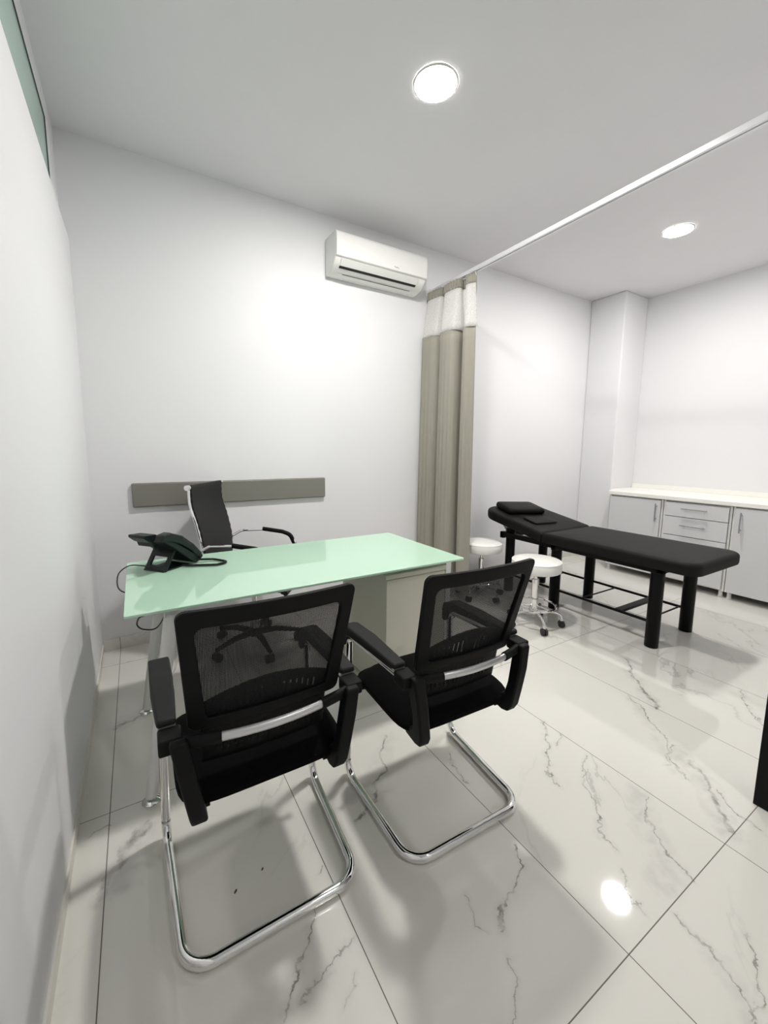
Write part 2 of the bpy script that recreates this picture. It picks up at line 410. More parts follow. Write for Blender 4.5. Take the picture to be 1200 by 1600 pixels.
# ------------------------------------------------------------------ ceiling lights
M_emit = [emit_mat('led_diffuser', (1.0, 0.975, 0.935), L[2]) for L in LAMPS]
labels = ['round recessed ceiling light above the glass desk, larger in view', 'round recessed ceiling light above the black treatment bed', 'unseen round fill light added at the ceiling behind the camera to lift the shadows']
for i, (x, y, s) in enumerate(LAMPS):
    t = thing('ceiling_light', labels[i], 'ceiling light', (x, y, H), 0, 'recessed ceiling lights')
    link('diffuser', lathe(B(), [(0.001, -0.006), (0.097, -0.006), (0.099, -0.0005), (0.001, -0.0005)], 40), M_emit[i], t, smooth=False)
    link('trim_ring', lathe(B(), [(0.0995, -0.001), (0.0995, -0.006), (0.103, -0.007), (0.109, -0.003), (0.110, -0.001)], 40, cap=False), M_white_metal, t)

# ------------------------------------------------------------------ air conditioner
ac = thing('air_conditioner', 'white split air conditioner mounted high on the back wall beside the curtain', 'air conditioner', (1.34, YB, 2.635))
W = 0.825
# profile in (y, z): y=0 is the wall, negative comes into the room
body = [(-0.001, 0.0), (-0.001, 0.268), (-0.165, 0.268), (-0.185, 0.255), (-0.190, 0.22), (-0.188, 0.09), (-0.17, 0.062), (-0.150, 0.040), (-0.120, 0.022), (-0.06, 0.003)]
link('body', prism(B(), body, 0, 0, W), M_ac, ac, bevel=0.008, seg=3)
panel = [(-0.189, 0.085), (-0.203, 0.092), (-0.206, 0.12), (-0.206, 0.20), (-0.202, 0.24), (-0.190, 0.262), (-0.170, 0.272), (-0.165, 0.266), (-0.185, 0.25), (-0.190, 0.22)]
link('front_panel', prism(B(), panel, 0, 0.002, W-0.002), M_ac, ac, bevel=0.003)
link('air_slot', prism(B(), [(-0.155, 0.0415), (-0.1495, 0.0355), (-0.137, 0.0285), (-0.135, 0.034), (-0.150, 0.0440)], 0, 0.05, W-0.08), M_ac_dark, ac, smooth=False)
link('louvre', prism(B(), [(-0.190, 0.0835), (-0.195, 0.080), (-0.174, 0.054), (-0.157, 0.039), (-0.153, 0.043), (-0.169, 0.063)], 0, 0.048, W-0.078), M_ac, ac, bevel=0.001)
link('intake_seam', prism(B(), [(-0.092, 0.0105), (-0.088, 0.0075), (-0.087, 0.0105)], 0, 0.1, W-0.1), M_logo, ac, smooth=False)
bm = B()
tube(bm, [(0.50 + 0.0055*k, -0.2068, 0.112 + 0.0045*math.sin(k*1.55)) for k in range(9)], 0.0013, 6)
link('logo', bm, M_logo, ac)

# ------------------------------------------------------------------ padded wall panel
bm = B(); box(bm, -0.03, 1.312, YB-0.030, YB, 0.935, 1.093)
o = link('wall_bumper', bm, M_grey_pad, None, bevel=0.010, seg=3)
tag(o, 'long grey padded rail fixed low on the back wall behind the desk', 'wall rail')

# ------------------------------------------------------------------ curtain track and curtain
TX, TZ = 2.36, 2.715
tr = thing('curtain_track', 'white aluminium curtain track crossing the room below the ceiling', 'curtain track', (TX, YB, TZ))
prof = [(-0.020, -0.012), (-0.020, 0.014), (-0.014, 0.019), (0.014, 0.019), (0.020, 0.014), (0.020, -0.012), (0.006, -0.012), (0.006, -0.003), (-0.006, -0.003), (-0.006, -0.012)]
link('rail', prism(B(), prof, 1, -0.001, -(YB-0.44)), M_alu, tr)
link('end_bracket', box(B(), -0.024, 0.024, -0.03, -0.001, -0.02, 0.022), M_white_metal, tr, bevel=0.002)
cu = thing('curtain', 'taupe privacy curtain with white net top, gathered by the back wall', 'curtain', (TX, YB, 0.0))
# plan of the folds: (x off track, y from wall)
plan = [(-0.02, -0.012), (-0.10, -0.02), (-0.128, -0.045), (-0.122, -0.10), (-0.115, -0.16), (-0.09, -0.195), (-0.02, -0.20), (0.03, -0.185), (0.02, -0.215), (-0.06, -0.235), (-0.095, -0.255),
        (-0.110, -0.31), (-0.108, -0.365), (-0.085, -0.41), (-0.02, -0.425), (0.055, -0.41), (0.07, -0.435), (0.02, -0.462), (-0.035, -0.485), (-0.045, -0.52), (-0.015, -0.55), (0.025, -0.578)]
def spline(pts, n):
    out = []
    P = [Vector((*p, 0)) for p in pts]
    P = [P[0]*2 - P[1]] + P + [P[-1]*2 - P[-2]]
    for i in range(1, len(P)-2):
        for k in range(n):
            t = k/n
            out.append(0.5*((2*P[i]) + (P[i+1]-P[i-1])*t + (2*P[i-1]-5*P[i]+4*P[i+1]-P[i+2])*t*t + (-P[i-1]+3*P[i]-3*P[i+1]+P[i+2])*t**3))
    out.append(P[-2]); return out
CP = spline(plan, 6)
def cloth(z0, z1, s0, s1, nz, ph=0.0, amp=0.0, thick=0.002, rng=None, off=0.0):
    bm = B(); rows = []
    pts = CP if rng is None else CP[rng[0]:rng[1]]
    for j in range(nz+1):
        v = j/nz; z = z0 + (z1-z0)*v; s = s0 + (s1-s0)*v
        row = []
        for i, p in enumerate(pts):
            x = p.x*s + amp*math.sin(i*1.3 + ph)*(1-abs(2*v-1)) + off
            y = p.y*(0.98 + 0.05*(1-v)*0.6)
            row.append(bm.verts.new((x, y, z)))
        rows.append(row)
    for a, b_ in zip(rows[:-1], rows[1:]):
        for i in range(len(a)-1): bm.faces.new((a[i], a[i+1], b_[i+1], b_[i]))
    return bm
def crs(pts, n):
    P = [pts[0]*2-pts[1]] + pts + [pts[-1]*2-pts[-2]]; out = []
    for i in range(1, len(P)-2):
        for k in range(n):
            t_ = k/n
            out.append(0.5*((2*P[i]) + (P[i+1]-P[i-1])*t_ + (2*P[i-1]-5*P[i]+4*P[i+1]-P[i+2])*t_*t_ + (-P[i-1]+3*P[i]-3*P[i+1]+P[i+2])*t_**3))
    out.append(P[-2]); return out
def solid(o, t):
    md = o.modifiers.new('solidify', 'SOLIDIFY'); md.thickness = t; md.offset = 0; return o
solid(link('fabric', cloth(0.12, 2.30, 1.05, 0.85, 24, amp=0.006), M_curtain, cu, angle=80), 0.003)
solid(link('net_panel', cloth(2.295, 2.64, 0.85, 0.42, 8), M_net, cu, angle=80), 0.001)
def ruffle():
    bm = B(); rows = []
    for j in range(4):
        row = []
        for i, p in enumerate(crs(list(CP), 3)):
            row.append(bm.verts.new((p.x*(0.44-0.027*j) + 0.011*math.sin(i*0.55)*(1 if i < 290 else 0.2), p.y*0.985, 2.625 + 0.0235*j)))
        rows.append(row)
    for a, b_ in zip(rows[:-1], rows[1:]):
        for i in range(len(a)-1): bm.faces.new((a[i], a[i+1], b_[i+1], b_[i]))
    return bm
hb = solid(link('header_band', ruffle(), M_curtain, cu, angle=80), 0.004)
# edge hem of the net
e = CP[-1]
link('side_hem', tube(B(), [(e.x*0.85, e.y*0.98, 2.30), (e.x*0.6, e.y*0.98, 2.5), (e.x*0.40, e.y*0.98, 2.66)], 0.004, 8), M_curtain, cu)
for k in (0, 18, 34, 52, 68, 84, 104, 126):
    p = CP[min(k, len(CP)-1)]
    bm = B(); tube(bm, [(0, p.y*0.98, 2.708), (0.002, p.y*0.98, 2.69), (p.x*0.38, p.y*0.98, 2.675)], 0.003, 8); ball(bm, (0, p.y*0.98, 2.70), 0.007, 8)
    link('hook', bm, M_white_lam, cu)

# ------------------------------------------------------------------ desk
DX0, DX1, DY0, DY1, DZ = -0.066, 1.495, 1.60, 2.372, 0.745
desk = thing('office_desk', 'pale mint glass-topped desk with white slanted tube legs', 'desk', (0, 0, 0))
gt = link('glass_top', prism(B(), rrect(DX0, DX1, DY0, DY1, 0.012, 4), 2, DZ-0.010, DZ), M_glass, desk, bevel=0.0015)
link('frame_beam', box(B(), 0.06, 0.11, 1.66, 2.30, 0.69, 0.73), M_white_metal, desk, bevel=0.003)
link('frame_beam', box(B(), 0.11, 1.06, 1.93, 1.98, 0.69, 0.73), M_white_metal, desk, bevel=0.003)
for (fx, fy, tx, ty) in ((-0.022, 1.625, 0.085, 1.68), (-0.022, 2.235, 0.085, 2.22)):
    lg = link('leg', tube(B(), [(fx, fy, 0.018), (tx, ty, 0.70)], [0.020, 0.026], 20), M_white_metal, desk)
    link('foot', lathe(B(), [(0.030, 0), (0.032, 0.004), (0.026, 0.009), (0.012, 0.013), (0.010, 0.026)], 24, (fx, fy, 0)), M_chrome, lg)
for (x, y) in ((0.085, 1.70), (0.085, 2.26), (0.6, 1.955), (1.0, 1.955)):
    link('standoff', cyl(B(), (x, y, 0.73), (x, y, 0.7345), 0.018), M_chrome, desk)
# pedestal carrying the right end
ped = thing('pedestal_cabinet', 'beige pedestal cabinet standing under the right end of the glass desk', 'cabinet', (1.075, 1.72, 0))
PW, PD = 0.425, 0.52
link('carcass', box(B(), 0.0, PW-0.036, 0.012, PD, 0.012, 0.655), M_beige_lam, ped, bevel=0.002)
link('side_panel', box(B(), PW-0.036, PW, -0.006, PD, 0.0, 0.70), M_white_lam, ped, bevel=0.002)
link('top_tray', box(B(), -0.012, PW-0.037, -0.010, PD, 0.656, 0.682), M_beige_lam, ped, bevel=0.003)
link('front_panel', box(B(), 0.0, PW-0.037, 0.0, 0.011, 0.03, 0.650), M_beige_lam, ped, bevel=0.002)
for (x, y) in ((PW-0.05, 0.03), (0.03, 0.06), (0.2, 0.35)):
    link('standoff', cyl(B(), (x, y, 0.68), (x, y, 0.7345), 0.009), M_chrome, ped)

# ------------------------------------------------------------------ desk phone
ph = thing('desk_phone', 'black corded desk phone standing on the left end of the glass desk', 'telephone', (0.055, 2.15, DZ), math.atan2(0.64, 0.77))
# local x = towards the user (front), local y = across (+y far side, -y camera side)
slab = [(0.165, 0.004), (0.195, 0.010), (0.196, 0.026), (0.12, 0.082), (0.05, 0.130), (-0.012, 0.158), (-0.022, 0.148), (0.03, 0.112), (0.09, 0.060)]
link('body', prism(B(), slab, 1, -0.085, 0.085), M_phone, ph, bevel=0.005, seg=3)
# display that tips up at the rear far side
def tilt(p): return p
link('display', prism(B(), [(-0.062, 0.168), (-0.060, 0.180), (0.0, 0.176), (0.05, 0.150), (0.05, 0.118), (-0.012, 0.116), (-0.020, 0.138), (-0.036, 0.146)], 1, -0.01, 0.088), M_phone, ph, bevel=0.003)
# rear stand with a window
bm = B()
def st(u, v):        # u across, v up along a plane leaning to the rear
    x = 0.075 - 0.065*(1-v/0.12) ; return x
lean = lambda z: -0.010 + 0.075*(z/0.115)
for (y0, y1, z0, z1) in ((-0.065, -0.043, 0.0, 0.115), (0.043, 0.065, 0.0, 0.115), (-0.043, 0.043, 0.0, 0.022), (-0.043, 0.043, 0.062, 0.115)):
    vs = []
    for z in (z0, z1):
        for (dx, y) in ((0, y0), (0.012, y0), (0.012, y1), (0, y1)): vs.append(bm.verts.new((lean(z)+dx, y, z)))
    for f in ((0,3,2,1),(4,5,6,7),(0,1,5,4),(1,2,6,5),(2,3,7,6),(3,0,4,7)): bm.faces.new([vs[i] for i in f])
link('stand', bm, M_phone, ph, smooth=False)
link('stand_base', box(B(), -0.015, 0.14, -0.062, 0.062, 0.0, 0.006), M_phone, ph, bevel=0.002)
# handset lying along the slope on the camera side
hs = [(-0.045, 0.150), (-0.030, 0.182), (0.01, 0.188), (0.08, 0.160), (0.15, 0.105), (0.195, 0.055), (0.208, 0.028), (0.19, 0.018), (0.165, 0.040), (0.13, 0.078), (0.07, 0.120), (0.02, 0.142), (-0.02, 0.148)]
hd = link('handset', prism(B(), hs, 1, -0.092, -0.045), M_phone, ph, bevel=0.007, seg=3)
link('handset_inset', prism(B(), [(0.075, 0.147), (0.13, 0.104), (0.132, 0.108), (0.078, 0.151)], 1, -0.0935, -0.060), M_phone_dark, hd, smooth=False)
# coiled cord: a loop lying on the glass
def world_pt(o_loc, rz, p):
    c, s = math.cos(rz), math.sin(rz); return (o_loc[0] + p[0]*c - p[1]*s, o_loc[1] + p[0]*s + p[1]*c, o_loc[2] + p[2])
loop = fillet([(0.165, -0.08, 0.02), (0.235, -0.13, 0.009), (0.225, -0.235, 0.008), (0.16, -0.215, 0.008), (0.10, -0.10, 0.008), (0.09, -0.07, 0.010)], 0.035, 8)
def coil(path, R_, turns_per_m, r, n=6):
    path = [Vector(p) for p in path]; L = [0]
    for a, b_ in zip(path[:-1], path[1:]): L.append(L[-1] + (b_-a).length)
    tot = L[-1]; m = int(tot*turns_per_m*8); out = []
    for k in range(m+1):
        s = tot*k/m; i = max(j for j in range(len(L)-1) if L[j] <= s + 1e-9)
        t = (s-L[i])/max(1e-9, L[i+1]-L[i]); p = path[i].lerp(path[i+1], t); d = (path[i+1]-path[i]).normalized()
        sx = d.cross(Vector((0,0,1))).normalized(); u = sx.cross(d)
        a = 2*PI*s*turns_per_m; out.append(p + sx*R_*math.cos(a) + u*R_*math.sin(a))
    return out
link('coiled_cord', tube(B(), coil(loop, 0.0045, 260, 0.0018), 0.0020, 5), M_phone_dark, ph)
# line cable over the left desk edge, in phone-local coordinates
inv = Matrix.Rotation(-math.atan2(0.64, 0.77), 4, 'Z')
def tol(p): return inv @ (Vector(p) - Vector((0.055, 2.15, DZ)))
lc = [Vector(tol(p)) for p in ((0.05, 2.16, 0.753), (0.0, 2.185, 0.768), (-0.05, 2.175, 0.778), (-0.088, 2.12, 0.768), (-0.098, 2.06, 0.745), (-0.088, 2.0, 0.722), (-0.05, 1.97, 0.712), (0.02, 1.98, 0.716))]
link('line_cable', tube(B(), crs(lc, 8), 0.0028, 8), M_phone_dark, ph)
# cable hanging under the desk
o = link('power_cable', tube(B(), crs([Vector(p) for p in ((-0.035, 1.640, 0.7305), (-0.015, 1.639, 0.727), (-0.006, 1.64, 0.722), (-0.022, 1.64, 0.716), (-0.028, 1.643, 0.69), (-0.008, 1.65, 0.667), (0.035, 1.67, 0.658), (0.075, 1.80, 0.672), (0.085, 1.92, 0.685))], 8), 0.0025, 8), M_phone_dark)
tag(o, 'thin black cable looping under the left front corner of the glass desk', 'cable')
o = link('white_cable', tube(B(), fillet([(0.10, 1.95, 0.70), (0.14, 1.85, 0.55), (0.09, 1.78, 0.42), (0.055, 1.76, 0.36), (0.035, 1.70, 0.33)], 0.05, 8), 0.003, 8), M_white_lam)
tag(o, 'thin white cable dangling under the desk behind its left leg', 'cable')

# ------------------------------------------------------------------ visitor chairs
def back_map(x, z, off=0.0):
    """point on the curved backrest: x across, z height, off = offset to the rear"""
    v = (z-0.637)/(0.963-0.637)
    y = 0.062 - 0.088*v + 0.42*x*x - off - 0.012*math.sin(PI*max(0, min(1, v)))*0
    return (x, y, z)
def ring_solid(bm, outer, inner, fmap, t):
    n = len(outer); loops = []
    for pts, off in ((outer, 0), (inner, 0), (inner, t), (outer, t)):
        loops.append([bm.verts.new(fmap(p[0], p[1], off)) for p in pts])
    for a in range(4):
        A_, B_ = loops[a], loops[(a+1) % 4]
        for i in range(n): bm.faces.new((A_[i], A_[(i+1) % n], B_[(i+1) % n], B_[i]))
def densify(pts, d=0.02):
    out = []
    for i, p in enumerate(pts):
        q = pts[(i+1) % len(pts)]; L = math.dist(p, q); m = max(1, int(round(L/d)))
        for k in range(m): out.append((p[0]+(q[0]-p[0])*k/m, p[1]+(q[1]-p[1])*k/m))
    return out
def ring_pair(o4, i4, ro, ri, per=14, seg=5):
    """matching outer/inner rounded quads given as 4 corners (counter-clockwise)"""
    def rq(c, r):
        loop = []
        n = 4
        for i in range(n):
            p = Vector((*c[i], 0)); a = Vector((*c[i-1], 0))-p; b_ = Vector((*c[(i+1) % n], 0))-p
            ang = a.angle(b_); d = r[i]/math.tan(ang/2)
            p0, p1 = p+a.normalized()*d, p+b_.normalized()*d
            bis = (a.normalized()+b_.normalized()).normalized(); cc = p+bis*(r[i]/math.sin(ang/2))
            v0, v1 = p0-cc, p1-cc; th = v0.angle(v1)
            arc = [cc+(v0*math.sin((1-k/seg)*th)+v1*math.sin(k/seg*th))/math.sin(th) for k in range(seg+1)]
            loop.append(arc)
        out = []
        for i in range(n):
            out += loop[i]
            q0, q1 = loop[i][-1], loop[(i+1) % n][0]
            for k in range(1, per): out.append(q0.lerp(q1, k/per))
        return [(p.x, p.y) for p in out]
    return rq(o4, ro), rq(i4, ri)

def make_visitor_chair():
    t = thing('visitor_chair', '', 'chair')
    # sled frame
    pts = [(-0.245, 0.10, 0.622), (-0.250, 0.468, 0.605), (-0.262, 0.462, 0.0170), (-0.240, 0.012, 0.0170),
           (0.240, 0.012, 0.0170), (0.262, 0.462, 0.0170), (0.250, 0.468, 0.605), (0.245, 0.10, 0.622)]
    path = fillet(pts, [0, 0.045, 0.06, 0.075, 0.075, 0.06, 0.045, 0], 10)
    path = [p for p in path]
    link('sled_frame', tube(B(), path, 0.0155, 16, oval=(0.0145, 0.0165)), M_chrome, t, angle=60)
    # seat support bars under the seat
    for s in (-1, 1):
        link('seat_rail', box(B(), s*0.17-0.012, s*0.17+0.012, 0.08, 0.44, 0.395, 0.412), M_black_metal, t, bevel=0.002)
    link('seat_crossbar', tube(B(), [(-0.256, 0.40, 0.404), (0.256, 0.40, 0.404)], 0.009, 10), M_black_metal, t)
    # seat cushion
    bm = B()
    nx, ny = 16, 14
    def seat_pt(u, v, top):
        x = u*0.235; y = 0.055 + (v+1)/2*0.435
        r = 0.06
        # superellipse rounding of the outline
        k = (abs(u)**6 + abs(v)**6)**(1/6.0) if (abs(u) > 0 or abs(v) > 0) else 0
        m = max(abs(u), abs(v)); sc_ = (m/k) if k > 0 else 1
        x = u*sc_*0.235; y = 0.272 + v*sc_*0.2175
        edge = max(abs(u), abs(v))**8
        z = (0.478 - 0.028*edge - 0.012*(1-(1-v*v)) + 0.004*math.cos(u*2)) if top else (0.412 + 0.012*edge)
        if top and v > 0.3: z -= 0.02*((v-0.3)/0.7)**2
        return (x, y, z)
    grid = {}
    for top in (0, 1):
        for i in range(nx+1):
            for j in range(ny+1):
                grid[top, i, j] = bm.verts.new(seat_pt(-1+2*i/nx, -1+2*j/ny, top))
        for i in range(nx):
            for j in range(ny):
                bm.faces.new([grid[top, a, b_] for a, b_ in ((i, j), (i+1, j), (i+1, j+1), (i, j+1))])
    edge = [(i, 0) for i in range(nx)] + [(nx, j) for j in range(ny)] + [(i, ny) for i in range(nx, 0, -1)] + [(0, j) for j in range(ny, 0, -1)]
    for k in range(len(edge)):
        a, b_ = edge[k], edge[(k+1) % len(edge)]
        bm.faces.new((grid[0, a[0], a[1]], grid[0, b_[0], b_[1]], grid[1, b_[0], b_[1]], grid[1, a[0], a[1]]))
    link('seat', bm, M_black_fabric, t, angle=80, bevel=0.006)
    # backrest frame
    outer, inner = ring_pair([(-0.200, 0.622), (0.200, 0.622), (0.222, 0.966), (-0.222, 0.966)], [(-0.160, 0.654), (0.160, 0.654), (0.184, 0.920), (-0.184, 0.920)],
                             [0.02, 0.02, 0.022, 0.022], [0.010, 0.010, 0.022, 0.022])
    bm = B(); ring_solid(bm, outer, inner, lambda x, z, o_: back_map(x, z, o_-0.009), 0.018)
    fr = link('backrest_frame', bm, M_black_plastic, t, angle=50, bevel=0.003)
    # mesh panel
    bm = B(); nx, nz = 16, 10; g = []
    for j in range(nz+1):
        z = 0.648 + (0.928-0.648)*j/nz; w = 0.162 + 0.027*j/nz
        g.append([bm.verts.new(back_map(-w+2*w*i/nx, z, -0.004)) for i in range(nx+1)])
    for j in range(nz):
        for i in range(nx): bm.faces.new((g[j][i], g[j][i+1], g[j+1][i+1], g[j+1][i]))
    link('mesh_panel', bm, M_mesh, t, angle=80)
    # slotted lumbar panel
    bm = B(); nx, nz = 57, 14; g = []
    def lum(x, v):
        z = 0.50 + 0.235*v - 0.045*v*(abs(x)/0.17)**2
        y = back_map(x, max(0.60, z))[1] + 0.012 + (0.02 if z < 0.6 else 0)*((0.6-z)/0.1)
        return (x, y, z)
    for j in range(nz+1):
        v = j/nz
        g.append([bm.verts.new(lum((-0.17 + 0.34*i/nx) + 0.010*(v-0.5)*(1 if i > nx/2 else -1)*(0 if i in (0, nx) else 1), v)) for i in range(nx+1)])
    for j in range(nz):
        for i in range(nx):
            slot = (i % 3 == 1) and 7 <= i <= nx-7 and abs(i-nx/2) > 3 and (9 <= j <= 11 or 2 <= j <= 4)
            if not slot: bm.faces.new((g[j][i], g[j][i+1], g[j+1][i+1], g[j+1][i]))
    solid(link('lumbar_panel', bm, M_black_plastic, t, angle=50), 0.004)
    # chrome crossbar with black sleeves
    def bar(x): return (x, 0.008 + 0.75*x*x, 0.622)
    xs = [-0.13 + 0.26*k/12 for k in range(13)]
    link('crossbar', tube(B(), [bar(x) for x in xs], 0.01, 14, oval=(0.009, 0.0125)), M_satin, t)
    for s in (-1, 1):
        sl = link('bar_sleeve', tube(B(), [bar(s*(0.13 + 0.105*k/6)) for k in range(7)], 0.01, 14, oval=(0.013, 0.016)), M_black_plastic, t)
        # bracket that takes the arm tube
        bk = link('arm_bracket', box(B(), min(s*0.215, s*0.268), max(s*0.215, s*0.268), 0.035, 0.095, 0.603, 0.642), M_black_plastic, t, bevel=0.006, seg=3)
        link('chrome_ring', box(B(), min(s*0.226, s*0.264), max(s*0.226, s*0.264), 0.0955, 0.102, 0.632, 0.645), M_satin, bk, smooth=False)
        # side strut from the crossbar down to the seat
        bm = B()
        prof = [(0.010, 0.640), (0.032, 0.645), (0.052, 0.60), (0.052, 0.50), (0.060, 0.455), (0.115, 0.420), (0.115, 0.400), (0.060, 0.392), (0.032, 0.398), (0.018, 0.425), (0.012, 0.48), (0.006, 0.56)]
        def mp(p, s=s):
            x, y, z = p; k = (0.64-z)/0.24
            return (s*(x - 0.038*k), y, z)
        prism(bm, prof, 0, 0.206, 0.246, mp)
        link('side_strut', bm, M_black_plastic, t, bevel=0.007, seg=3)
        # arm pad
        prof = [(0.088, 0.646), (0.092, 0.662), (0.30, 0.664), (0.44, 0.655), (0.482, 0.640), (0.494, 0.615), (0.492, 0.560), (0.470, 0.556), (0.462, 0.590), (0.440, 0.612), (0.40, 0.622), (0.25, 0.634), (0.12, 0.636)]
        def mp2(p, s=s):
            x, y, z = p; w = 0.021 + 0.009*min(1, max(0, (y-0.08)/0.12))
            return (s*(0.247 + (0.006*(y-0.1)/0.4)) + x*w, y, z)
        bm = B(); prism(bm, prof, 0, -1, 1, mp2)
        link('arm_pad', bm, M_arm_plastic, t, bevel=0.006, seg=3)
    return t
ch = make_visitor_chair()
ch.location = (0.273, 0.963, 0); ch.rotation_euler = (0, 0, -0.014)
ch['label'] = 'black mesh-back visitor chair nearest the left wall, by the phone end of the desk'
ch['group'] = 'visitor chairs in front of the desk'
c2 = copy_tree(ch); c2.location = (0.915, 0.893, 0); c2.rotation_euler = (0, 0, -0.039)
c2['label'] = 'black mesh-back visitor chair at the pedestal end of the desk, nearer the treatment bed'

# ------------------------------------------------------------------ high-back office chair
hd_ang = math.atan2(-0.56, 0.82)
oc = thing('office_chair', 'black high-back office chair with chrome arms behind the desk', 'chair', (0.629, 2.675, 0), hd_ang)
# local +x = forward (facing), y = across; backrest at x=-0.27
side = [(0.30, 0.452), (0.23, 0.482), (0.05, 0.475), (-0.12, 0.465), (-0.205, 0.50), (-0.235, 0.60), (-0.235, 0.72), (-0.262, 0.86), (-0.295, 0.98), (-0.298, 1.10)]
sp_ = [Vector((x, 0, z)) for x, z in side]
def cr(pts, n):
    P = [pts[0]*2-pts[1]] + pts + [pts[-1]*2-pts[-2]]; out = []
    for i in range(1, len(P)-2):
        for k in range(n):
            t_ = k/n
            out.append(0.5*((2*P[i]) + (P[i+1]-P[i-1])*t_ + (2*P[i-1]-5*P[i]+4*P[i+1]-P[i+2])*t_*t_ + (-P[i-1]+3*P[i]-3*P[i+1]+P[i+2])*t_**3))
    out.append(P[-2]); return out
SC = cr(sp_, 6)
def sling(a, b_, half, rib=0.004):
    bm = B(); rows = []
    pts = SC[a:b_]
    for i, p in enumerate(pts):
        tdir = (pts[min(i+1, len(pts)-1)] - pts[max(i-1, 0)]).normalized(); nrm = Vector((-tdir.z, 0, tdir.x))
        bulge = rib*(i % 2)
        rows.append((p + nrm*(-0.012-bulge), p + nrm*(0.012+bulge)))
    for fr_, bk in rows: pass
    loopv = []
    for y in (-half, half):
        loopv.append(([bm.verts.new((q[0].x, y, q[0].z)) for q in rows], [bm.verts.new((q[1].x, y, q[1].z)) for q in rows]))
    n = len(rows)
    for i in range(n-1):
        bm.faces.new((loopv[0][0][i], loopv[0][0][i+1], loopv[1][0][i+1], loopv[1][0][i]))
        bm.faces.new((loopv[0][1][i], loopv[1][1][i], loopv[1][1][i+1], loopv[0][1][i+1]))
        for s in (0, 1): bm.faces.new((loopv[s][0][i], loopv[s][1][i], loopv[s][1][i+1], loopv[s][0][i+1]))
    for i in (0, n-1): bm.faces.new((loopv[0][0][i], loopv[1][0][i], loopv[1][1][i], loopv[0][1][i]))
    return bm
nb_ = len(SC)
link('seat', sling(0, 26, 0.25), M_chair_leather, oc, angle=60)
link('backrest', sling(26, nb_, 0.200), M_chair_leather, oc, angle=60)
for s in (-1, 1):
    link('side_rail', tube(B(), [(p.x, s*0.209, p.z) for p in SC], 0.009, 10), M_chrome, oc)
    arm = fillet([(-0.245, s*0.215, 0.695), (-0.17, s*0.25, 0.738), (0.02, s*0.262, 0.748), (0.17, s*0.262, 0.722), (0.22, s*0.255, 0.65), (0.17, s*0.215, 0.50)], 0.06, 8)
    a_ = link('arm', tube(B(), arm, 0.009, 10), M_chrome, oc)
    padp = fillet([(-0.02, s*0.262, 0.750), (0.12, s*0.262, 0.732), (0.178, s*0.262, 0.712), (0.210, s*0.257, 0.645)], 0.06, 8)
    link('arm_pad', tube(B(), padp, 0.015, 12), M_black_plastic, a_)
    link('end_cap', tube(B(), [(-0.300, s*0.205, 1.085), (-0.300, s*0.230, 1.085)], 0.016, 18), M_chrome, oc)
link('mechanism', box(B(), -0.11, 0.11, -0.08, 0.08, 0.405, 0.450), M_black_metal, oc, bevel=0.006)
link('tilt_knob', tube(B(), [(0.0, -0.08, 0.428), (0.0, -0.115, 0.428)], 0.012, 12), M_chrome, oc)
link('gas_column', lathe(B(), [(0.030, 0.09), (0.030, 0.26), (0.016, 0.265), (0.016, 0.41)], 24), M_chrome, oc)
base = link('star_base', lathe(B(), [(0.038, 0.075), (0.040, 0.12), (0.034, 0.13)], 24), M_black_plastic, oc)
for k in range(5):
    a = 2*PI*k/5 + 0.35
    dx, dy = math.cos(a), math.sin(a)
    l_ = link('base_arm', tube(B(), [(0.03*dx, 0.03*dy, 0.10), (0.15*dx, 0.15*dy, 0.10), (0.29*dx, 0.29*dy, 0.075)], [0.022, 0.018, 0.013], 10), M_chrome if False else M_black_plastic, oc)
    bm = B(); px, py = -dy, dx
    for w_ in (-1, 1):
        cyl(bm, (0.28*dx + px*0.006*w_, 0.28*dy + py*0.006*w_, 0.028), (0.28*dx + px*0.024*w_, 0.28*dy + py*0.024*w_, 0.028), 0.027, 18)
    cyl(bm, (0.285*dx, 0.285*dy, 0.03), (0.285*dx, 0.285*dy, 0.07), 0.006)
    link('caster', bm, M_wheel, l_)

